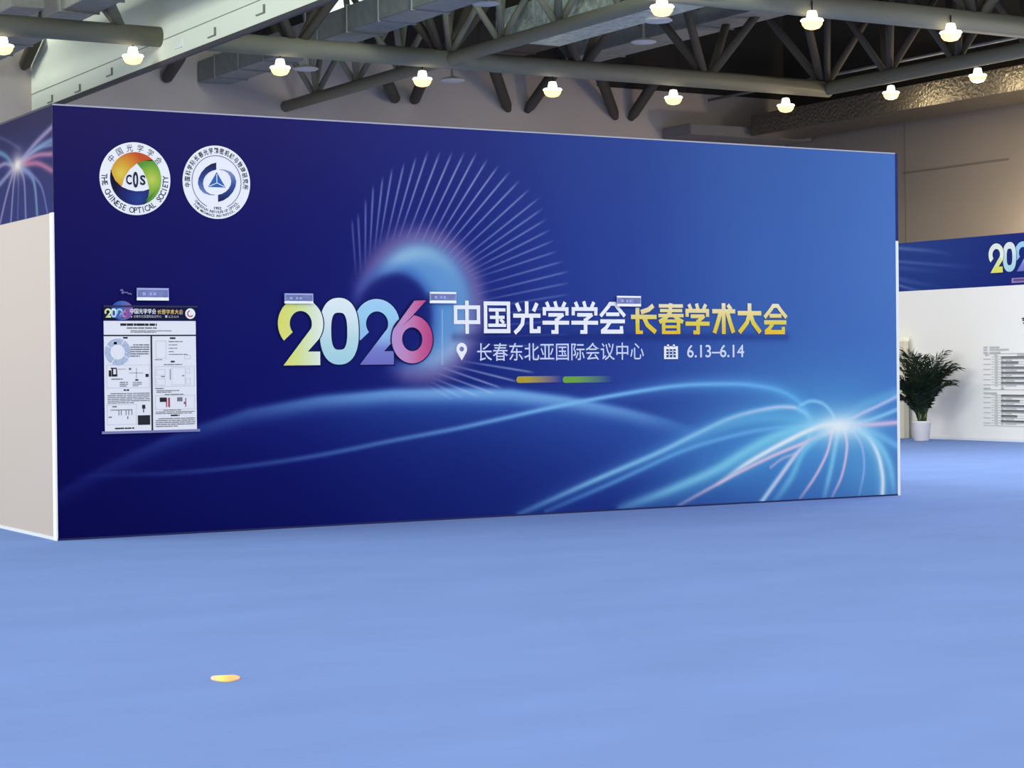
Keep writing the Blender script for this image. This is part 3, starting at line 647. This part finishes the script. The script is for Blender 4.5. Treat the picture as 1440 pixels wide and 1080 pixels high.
# round emblem with two crescents and a triangle
E2, c2, ru2, rv2 = emblem_frame(1047, 398, 285, 309, 130, 190, 6); E1 = E2
em2 = Art().ellipse(c2[0], c2[1], ru2, rv2, 72).build('round_emblem', print_white, booth, lambda u, v: FM(u, v, .003), 'white round emblem with blue triangle and crescents')
e2m = lambda u, v: FM(u, v, .0045)
Art().ring(c2[0], c2[1], ru2*.735, rv2*.735, .0065, 70, -66, 246).build('emblem_ring', mat('ring_print', (90, 100, 130), .6, .1), em2, e2m)
co = [(1045, 232), (1000, 247), (955, 278), (918, 322), (895, 370), (889, 415), (903, 458), (935, 492), (985, 508), (1030, 508)]
ci = [(1045, 292), (1010, 303), (978, 322), (952, 350), (936, 382), (932, 415), (940, 450), (960, 480), (992, 499), (1030, 504)]
for s, m in ((1, grad_mat('crescent_navy', ((0, (120, 140, 190)), (.45, (56, 76, 150)), (1, (22, 26, 60))))), (-1, grad_mat('crescent_blue', ((0, (24, 28, 66)), (.55, (60, 84, 156)), (1, (140, 158, 200)))))):
    v = Art(); f = (lambda p: E2(p)) if s > 0 else (lambda p: E2((2102-p[0], 796-p[1])))
    for i in range(9): v.poly([f(co[i]), f(co[i+1]), f(ci[i+1]), f(ci[i])])
    v.build('crescent', m, em2, e2m)
Art().poly([E2((1048, 312)), E2((975, 440)), E2((1122, 440))]).build('triangle', mat('triangle_blue', (52, 104, 176), .6, .1), em2, e2m)
v = Art()
for p in ((1048, 330), (985, 434), (1112, 434)): v.stroke([E2((1048, 404)), E2(p)], .007)
v.build('triangle_star', print_white, em2, lambda u, v: FM(u, v, .0055))
v = Art(); v.arc_text('中国科学院长春光学精密机械与物理研究所', c2[0], c2[1], ru2*.86, rv2*.86, 192, -12, .060, offset=.018, wid=.78)
v.arc_text('CHANGCHUN INSTITUTE OF OPTICS,', c2[0], c2[1], ru2*.80, rv2*.815, 219, 321, .034, inward=True, offset=.014)
v.arc_text('FINE MECHANICS AND PHYSICS, CAS', c2[0], c2[1], ru2*.90, rv2*.915, 222, 318, .032, inward=True, offset=.014)
a, b = E2((1022, 628)), E2((1084, 605)); v.text('1952', (a[0], a[1], b[0], b[1]), .03)
v.build('emblem_lettering', print_black, em2, e2m)

# ------------------------------------------------------------------ research poster hung on the front
a, b = F1(147, 607), F1(274, 432); pu0, pv0, pu1, pv1 = a[0], a[1], b[0], b[1]; pw, ph = pu1-pu0, pv1-pv0
po = thing('research_poster', ((pu0+pu1)/2, -.012, pv0), 'white two column research poster with dark header, hung at left of the blue wall', 'poster')
box('sheet', (pu0, -.016, pv0), (pu1, -.010, pv1), paper, po)
# own frame of the poster: crop pixels 80..670 x 190..1010 of the paper
X = lambda x, y: (pu0+(x-85)/(672-85)*pw, pv0+(1008-y)/(1008-205)*ph)
PM = lambda u, v, e=.0: (u, -.0175-e, v)
def prect(art, x0, y0, x1, y1): p, q = X(x0, y1), X(x1, y0); art.rect(p[0], p[1], q[0], q[1])
v = Art(); prect(v, 82, 205, 674, 296); v.build('poster_header', mat('poster_header_navy', (16, 18, 62), .6, .1), po, PM)
v = Art(); prect(v, 84, 386, 674, 395); prect(v, 378, 395, 389, 1008); v.build('divider', print_black, po, PM)
box('bottom_rail', (pu0-.03, -.022, pv0-.022), (pu1+.03, -.008, pv0+.002), mat('rail_grey', (120, 126, 178), .4, .4), po)
box('top_rail', (pu0, -.022, pv1-.004), (pu1+.02, -.008, pv1+.012), mat('rail_navy', (34, 36, 80), .5, .3), po)
d0, d1 = X(82, 276), X(236, 216)
hal = Art(); p = X(200, 240); hal.ellipse(p[0], p[1]+.015, .11, .09); hal.build('halo_print', grad_mat('halo_gradient', ((0, (40, 70, 150)), (.5, (70, 110, 180)), (1, (150, 90, 160))), (1, 0, 0)), po, lambda u, v: PM(u, v, .001))
digits(po, lambda x: d0[0]+x/860*(d1[0]-d0[0]), lambda y: d0[1]+y/360*(d1[1]-d0[1]), lambda u, v, e: (u, -.0175-e*.35, v))
v = Art()
for i, ch in enumerate('中国光学学会'):
    p, q = X(250+i*28, 250), X(275+i*28, 217); title_char(v, ch, p[0], q[0], p[1], q[1], .95)
v.build('poster_lettering', print_white, po, lambda u, v: PM(u, v, .001))
v = Art()
for i, ch in enumerate('长春学术大会'):
    p, q = X(424+i*28, 252), X(449+i*28, 221); title_char(v, ch, p[0], q[0], p[1], q[1], .95)
v.build('poster_lettering', mat('poster_gold', (220, 190, 120), .6, .1), po, lambda u, v: PM(u, v, .001))
v = Art(); p, q = X(272, 276), X(450, 258); v.text('长春东北亚国际会议中心', (p[0], p[1], q[0], q[1])); p, q = X(497, 276), X(560, 260); v.text('6.13–6.14', (p[0], p[1], q[0], q[1]))
prect(v, 255, 258, 262, 275); prect(v, 474, 259, 488, 275); v.build('poster_lettering', print_light, po, lambda u, v: PM(u, v, .001))
p = X(637, 248); Art().ellipse(p[0], p[1], .05, .05).build('round_emblem', print_white, po, lambda u, v: PM(u, v, .001))
v = Art(); v.ring(p[0], p[1], .033, .033, .012, 30, 100, 330); v.build('emblem_swirl', mat('poster_swirl', (190, 110, 70), .6, .1), po, lambda u, v: PM(u, v, .002))
rnd = random.Random(3)
def lines(art, x0, y0, x1, y1, step, th, gap=.12, indent=False):
    y = y0; k = 0
    while y < y1:
        x = x0+(18 if indent and k == 0 else 0)
        e = x1 if y+step < y1 else x0+(x1-x0)*rnd.uniform(.5, .95)
        while x < e:
            wd = rnd.uniform(12, 60); x2 = min(e, x+wd)
            prect(art, x, y, x2, y+th); x = x2+rnd.uniform(1.5, 5)
        y += step; k += 1
k = Art(); lines(k, 188, 313, 570, 327, 30, 15); lines(k, 205, 400, 255, 412, 30, 11); lines(k, 503, 403, 552, 415, 30, 11); lines(k, 507, 556, 555, 568, 30, 11); lines(k, 205, 738, 258, 749, 30, 10); lines(k, 503, 908, 566, 919, 30, 10)
prect(k, 433, 795, 475, 824); lines(k, 147, 985, 320, 990, 30, 9); prect(k, 292, 908, 370, 970); prect(k, 320, 840, 340, 866); prect(k, 326, 868, 332, 890); prect(k, 112, 615, 128, 655); prect(k, 125, 598, 162, 606); prect(k, 344, 640, 364, 660)
prect(k, 130, 640, 166, 655); prect(k, 130, 600, 140, 640); prect(k, 158, 606, 165, 640); prect(k, 278, 674, 298, 684); prect(k, 146, 432, 165, 448)
k.build('dark_print', print_black, po, PM)
g = Art(); lines(g, 228, 338, 530, 350, 20, 9); lines(g, 252, 358, 515, 372, 9, 5); lines(g, 250, 448, 370, 535, 14.5, 7.5, indent=True); lines(g, 495, 428, 610, 440, 18, 6); lines(g, 495, 450, 550, 510, 22, 5); lines(g, 495, 512, 640, 520, 12, 5); lines(g, 405, 546, 490, 550, 9, 5)
lines(g, 462, 578, 596, 584, 12, 6); lines(g, 405, 733, 505, 740, 12, 7); lines(g, 412, 748, 560, 762, 10, 5.5); lines(g, 465, 773, 595, 780, 12, 6); lines(g, 455, 876, 600, 880, 12, 5); lines(g, 405, 887, 660, 898, 10, 5); lines(g, 405, 930, 662, 990, 12.5, 6, indent=True); lines(g, 103, 762, 370, 826, 12, 5.5, indent=True)
lines(g, 180, 690, 232, 720, 12, 6); lines(g, 262, 692, 320, 722, 11, 5); lines(g, 128, 668, 208, 676, 12, 7)
for x in (170, 185, 215, 232, 252): prect(g, x, 872, x+5, 905)
prect(g, 120, 868, 258, 873); prect(g, 108, 912, 128, 920); prect(g, 132, 845, 160, 853); prect(g, 225, 912, 232, 930)
prect(g, 500, 610, 505, 680); prect(g, 580, 650, 592, 658); prect(g, 444, 655, 468, 662); prect(g, 545, 795, 580, 822); prect(g, 170, 606, 220, 609); prect(g, 238, 600, 254, 614); prect(g, 240, 632, 330, 635); prect(g, 285, 600, 288, 670)
g.build('grey_print', print_grey, po, PM)
l = Art()
for x0, y0, x1, y1 in ((404, 592, 660, 724), (404, 782, 660, 874), (98, 580, 372, 730), (98, 835, 285, 965), (412, 425, 478, 540), (512, 600, 600, 715), (604, 605, 630, 640), (604, 670, 634, 712), (412, 610, 470, 650), (412, 672, 470, 715), (596, 520, 636, 545)):
    for q in ((x0, y0, x1, y0+2.5), (x0, y1-2.5, x1, y1), (x0, y0, x0+2.5, y1), (x1-2.5, y0, x1, y1)): prect(l, *q)
l.build('figure_frames', print_light, po, lambda u, v: PM(u, v, -.0004))
r = Art(); prect(r, 473, 797, 480, 858); prect(r, 487, 797, 499, 858); prect(r, 598, 800, 604, 858); prect(r, 588, 826, 598, 840); r.build('red_print', print_red, po, PM)
p = X(170, 497)
for i in range(24):
    col = ((176, 190, 214), (186, 200, 190), (206, 196, 170), (196, 188, 210))[(i//6) % 4]
    if i < 4:
        v = Art(); v.ring(p[0], p[1], .125, .125, .055, 16, i*90-30+3, i*90+60-3); v.build('wheel_sector', mat('wheel_tint', col, .6, .1, noise=(60, .25, (1, 1, 1))), po, PM)

# ------------------------------------------------------------------ clear label holders stuck on the wall
sleeve_m = mat('clear_sleeve', (126, 140, 196), .3, .4, alpha=.72, noise=(18, .25, (1, 1, 1)))
strip_w = mat('white_strip', (246, 250, 255), .4, .3); strip_l = mat('lavender_strip', (160, 170, 226), .4, .3)
for (x0, y0, x1, y1), top, lab in (((191, 405.5, 235.5, 422.5), strip_l, 'above the research poster'), ((398.5, 413, 438.5, 427), strip_l, 'over the yellow numeral 2'), ((602.5, 411, 639.5, 426.5), strip_w, 'between the pink numeral and the white title'), ((865.5, 416.5, 899, 431), strip_w, 'where the white and yellow titles meet')):
    a, b = F1(x0, (y0+y1)/2+ (y1-y0)/2), F1(x1, (y0+y1)/2-(y1-y0)/2)
    t = thing('label_holder', ((a[0]+b[0])/2, -.02, a[1]), 'clear label holder with white lower strip, '+lab, 'label holder', 'clear label holders on the blue wall')
    h = b[1]-a[1]
    box('sleeve', (a[0], -.030, a[1]+h*.2), (b[0], -.024, b[1]-h*.1), sleeve_m, t, .001)
    box('lower_strip', (a[0], -.034, a[1]), (b[0], -.0225, a[1]+h*.25), strip_w, t, .001)
    box('upper_strip', (a[0], -.034, b[1]-h*.17), (b[0], -.0225, b[1]), top, t, .001)
    wl = (b[0]-a[0])
    bm = bmesh.new(); bx(bm, (a[0], -.033, a[1]+h*.2), (a[0]+wl*.03, -.023, b[1]-h*.1)); obj('side_edge', bm, strip_l, t)
    bm = bmesh.new(); bx(bm, (b[0]-wl*.03, -.033, a[1]+h*.2), (b[0], -.023, b[1]-h*.1)); obj('side_edge', bm, strip_l, t)
    bm = bmesh.new()
    for f0, f1 in ((.18, .27), (.40, .47), (.52, .60)): bx(bm, (a[0]+wl*f0, -.032, a[1]+h*.42), (a[0]+wl*f1, -.0305, a[1]+h*.64))
    obj('insert', bm, strip_l, t)
bm = bmesh.new(); pts = [F1(*q) for q in ((168.5, 409), (172, 408), (171, 413), (176, 411.5), (180, 413.5), (184, 414))]
for (u0, v0), (u1, v1) in zip(pts, pts[1:]): tube(bm, ((u0, -.014, v0), ((u0+u1)/2, -.02, (v0+v1)/2+.006), (u1, -.012, v1)), .007, 6)
tag(obj('tape_scrap', bm, mat('clear_tape', (116, 112, 178), .4, .4)), 'crumpled scrap of clear tape left of the label holder above the poster', 'tape')

# ------------------------------------------------------------------ far partition wall on the right
XF = 22.25
far = thing('partition_wall', (XF, 10, 0), 'white partition wall with blue printed header at the far right', 'partition wall')
FY = lambda px, py: (lambda p: (-p.y, p.z))(at(px, py, 0, XF))
y0f, y1f = 3.0, 16.5; hzf = 3.03; HF = 4.03
box('wall_panel', (XF, y0f, .02), (XF+.06, y1f, hzf), white_panel, far)
box('base_rail', (XF-.006, y0f, 0), (XF+.06, y1f, .05), alu, far)
box('header_core', (XF+.002, y0f, hzf), (XF+.06, y1f, HF), white_panel, far)
ff = Field(-y1f, -y0f, hzf, HF, 700, 100)
ff.base([[(52, 86, 168), (48, 76, 160), (34, 52, 142), (34, 48, 134), (36, 52, 140)], [(50, 84, 166), (46, 72, 158), (30, 46, 138), (26, 40, 130), (30, 46, 136)], [(50, 84, 170), (40, 66, 152), (26, 42, 132), (22, 36, 124), (26, 42, 130)]])
for pts, wd, a in (([(1240, 347), (1275, 350), (1310, 353), (1345, 359)], .04, .7), ([(1240, 366), (1280, 369), (1330, 373), (1380, 376)], .035, .5), ([(1240, 376), (1280, 378), (1330, 384)], .05, .3), ([(1240, 392), (1270, 403), (1290, 408), (1320, 414)], .03, .8), ([(1240, 385), (1280, 396), (1330, 404)], .05, .4)):
    ff.line([FY(*q) for q in pts], wd, (118, 150, 222), a, [(0, 1), (.4, .8), (1, 0)])
ff.rgb *= .86
ff.build('header_panel', print_m, far, lambda u, v: (0*u+XF-.002, -u, v))
FFM = lambda u, v, e=.004: (XF-.003-e, -u, v)
uA, uB = FY(1391, 383)[0], FY(1411, 383)[0]; kk = (uB-uA)/(262-38)
vb, vt = FY(1400, 384)[1], FY(1400, 342)[1]
digits(far, lambda x: uA+(x-38)*kk, lambda y: vb+y/360*(vt-vb), FFM)
a, b = FY(1423, 398), FY(1460, 389)
v = Art(); v.rect(a[0], a[1], a[0]+1.4, b[1]); v.build('date_bar', mat('bar_lavender', (150, 134, 176), .6, .1), far, FFM)
v = Art(); v.rect(a[0]+.05, a[1]+.03, a[0]+1.37, b[1]-.02); v.build('date_bar_fill', mat('bar_mauve', (98, 74, 132), .6, .1), far, lambda u, v: FFM(u, v, .006))
a, b = FY(1436.5, 456), FY(1459, 442)
v = Art(); v.text('会', (a[0], a[1], b[0], b[1]), .03); v.build('heading_lettering', print_black, far, FFM)
# printed timetable
tm = Art(); tg = Art(); tl = Art()
def frect(art, px0, py, px1, th, k=1.0):
    p = FY(px0, py); q = FY(px1, py); art.rect(p[0], p[1]-th/2, q[0] if q[0] > p[0] else p[0]+.2, p[1]+th/2)
gx = lambda X_: 1250+X_/6.0
gy = lambda Y_: 460+Y_/6.0
for y, segs in ((172, ((800, 835), (852, 935))), (192, ((800, 832), (850, 1015))), (216, ((800, 835), (850, 945)))):
    for s in segs: frect(tg, gx(s[0]), gy(y), gx(s[1]), .035)
for blk, n in ((258, 6), (580, 6)):
    for i in range(n):
        y = blk+i*43
        frect(tm, gx(948), gy(y), gx((1240, 1095, 1240, 1240, 1240, 1240)[i] if blk == 258 else (1240, 1105, 1240, 1240, 1085, 1240)[i]), .046)
        frect(tg, gx(948), gy(y+22), gx(970), .026); frect(tg, gx(985), gy(y+22), gx(1040+20*(i % 3)), .022)
        frect(tg, gx(896), gy(y+1), gx(920), .02); frect(tg, gx(896), gy(y+23), gx(920), .02)
        frect(tl, gx(800), gy(y+13), gx(862), .022); frect(tl, gx(868), gy(y-8), gx(1240), .014); frect(tl, gx(868), gy(y+12), gx(1240), .014)
for y in (226, 527, 829): frect(tl, gx(800), gy(y), gx(1240), .016)
frect(tg, gx(802), gy(517), gx(862), .03); frect(tg, gx(948), gy(517), gx(972), .05); frect(tg, gx(802), gy(558), gx(915), .04); frect(tg, gx(1085), gy(232), gx(1240), .04); frect(tg, gx(815), gy(238), gx(842), .03); frect(tg, gx(890), gy(238), gx(920), .03)
tm.build('timetable_print', mat('dark_grey_print', (132, 134, 138), .6, .1), far, FFM); tg.build('timetable_print', mat('mid_grey_print', (190, 192, 194), .6, .1), far, FFM); tl.build('timetable_rule', print_light, far, FFM)

# cream post in front of the partition, behind the plant
a, b = at(1262, 613, 0, XF-.2), at(1273.5, 613, 0, XF-.2); zt = at(1268, 475, 0, XF-.2).z
t = thing('standing_sign', (XF-.17, (a.y+b.y)/2, 0), 'tall narrow cream standing post between the booth edge and the plant', 'post')
box('post_body', (XF-.24, b.y, .0), (XF-.1, a.y+.25, zt-.08), mat('cream_post', (226, 220, 198), .5, .3), t, .008)
box('post_cap', (XF-.25, b.y-.01, zt-.08), (XF-.09, a.y+.26, zt), mat('pale_cap', (252, 252, 226), .4, .3), t, .008)

# ------------------------------------------------------------------ potted palm
pc = at(1296, 617.5, 2, 0); pc = Vector((XF-.95, pc.y+(XF-.95-pc.x)*0+0, 0)); q = at(1296, 616, 0, XF-.95); pc.y = q.y
pl = thing('potted_palm', pc, 'leafy dark green palm in a white pot against the far white wall', 'plant')
obj('pot', lathe(bmesh.new(), ((.135, 0), (.15, .02), (.185, .36), (.195, .38), (.19, .40), (.17, .40), (.165, .34)), pc, 28), mat('white_ceramic', (214, 212, 216), .4, .3), pl, True)
obj('soil', lathe(bmesh.new(), ((.16, .33), (.16, .36)), pc, 20), mat('dark_soil', (46, 38, 32), .9, .1), pl)
leafm = mat('palm_green', (28, 42, 26), .6, .25, noise=(7, .45, (1, 1, 1))); stemm = mat('palm_stem', (92, 104, 62), .6, .2, noise=(9, .3, (1, 1, 1)))
rg = random.Random(11)
def frond(az, lean, L, droop, z0, r0):
    bm = bmesh.new(); n = 26; P = []; d = Vector((math.cos(az), math.sin(az), 0)); base = pc+Vector((math.cos(az)*r0, math.sin(az)*r0, z0))
    x = z = 0; th = lean
    for i in range(n+1):
        P.append(base+d*x+Vector((0, 0, z))); s = L/n
        x += math.sin(th)*s; z += math.cos(th)*s; th += droop/n*(.3+1.4*i/n)
    tube(bm, P, [.009*(1-i/n)+.002 for i in range(n+1)], 6)
    side = d.cross(Vector((0, 0, 1)))
    for i in range(6, n+1):
        f = (i-6)/(n-6); ll = L*(.16+.24*math.sin(math.pi*(.12+.8*f))); tg_ = (P[min(i+1, n)]-P[i-1]).normalized(); nr = side.cross(tg_).normalized()
        for s in (-1, 1):
            q = (tg_*(.75+.3*f)+side*s*(.8-.35*f)+nr*rg.uniform(.0, .28)).normalized()
            w_ = .026*(1-.35*f); a = P[i]; m1 = a+q*ll*.45+Vector((0, 0, .01)); e = a+q*ll-Vector((0, 0, ll*rg.uniform(.12, .42)))
            up = tg_*w_
            v = [bm.verts.new(c) for c in (a-up*.3, m1-up, e, m1+up, a+up*.3)]; bm.faces.new(v)
    o = obj('frond', bm, leafm, pl); return o
for i in range(38):
    az = i*2.39996+rg.uniform(-.25, .25); k = i/38
    frond(az, rg.uniform(.02, .16)+.30*k, 1.24-.50*k+rg.uniform(-.08, .1), rg.uniform(.5, 1.2)+.6*k, .36+.28*rg.random(), .03+.05*rg.random())
for i in range(9):
    az = i*.7; r0 = .03+.05*(i % 3)/2
    b0 = pc+Vector((math.cos(az)*r0, math.sin(az)*r0, .35))
    obj('stem', tube(bmesh.new(), (b0, b0+Vector((math.cos(az)*.03, math.sin(az)*.03, .32)), b0+Vector((math.cos(az)*.07, math.sin(az)*.07, .62))), [.017, .013, .01], 8), stemm, pl, True)

# ------------------------------------------------------------------ small sticker on the carpet
c = at(317, 954.5, 2, 0); e0, e1 = at(296.5, 955.5, 2, 0), at(337.5, 953.5, 2, 0); dx = (e1-e0); L = dx.length/2; ax = dx.normalized(); ay = Vector((-ax.y, ax.x, 0))
hb_ = (at(317, 950.2, 2, 0)-at(317, 958.6, 2, 0)).length/2
bm = bmesh.new(); n = 40; top = [c+ax*L*math.copysign(abs(math.cos(2*math.pi*k/n))**.9, math.cos(2*math.pi*k/n))+ay*hb_*math.sin(2*math.pi*k/n)*(1+.15*math.sin(3*2*math.pi*k/n)) for k in range(n)]
vt_ = [bm.verts.new((p.x, p.y, .006)) for p in top]; vb_ = [bm.verts.new((p.x, p.y, .0005)) for p in top]
bm.faces.new(vt_); bm.faces.new(vb_[::-1])
for k in range(n): bm.faces.new((vt_[k], vb_[k], vb_[(k+1) % n], vt_[(k+1) % n]))
tag(obj('floor_sticker', bm, grad_mat('sticker_orange', ((0, (255, 214, 196)), (.3, (255, 232, 130)), (.6, (250, 196, 120)), (1, (250, 190, 160))), (.86, -.5, 0), offs=.3)), 'small yellow and orange oval sticker lying flat on the blue carpet', 'sticker')
# unseen warm light assumed behind the far partition, no lamp built
l = bpy.data.lights.new('assumed_warm_light', 'POINT'); l.energy = 440; l.color = (1, .80, .54); l.shadow_soft_size = .3
lo = bpy.data.objects.new('assumed_warm_light', l); C.objects.link(lo); lo.location = (24.35, 11.6, 3.7)
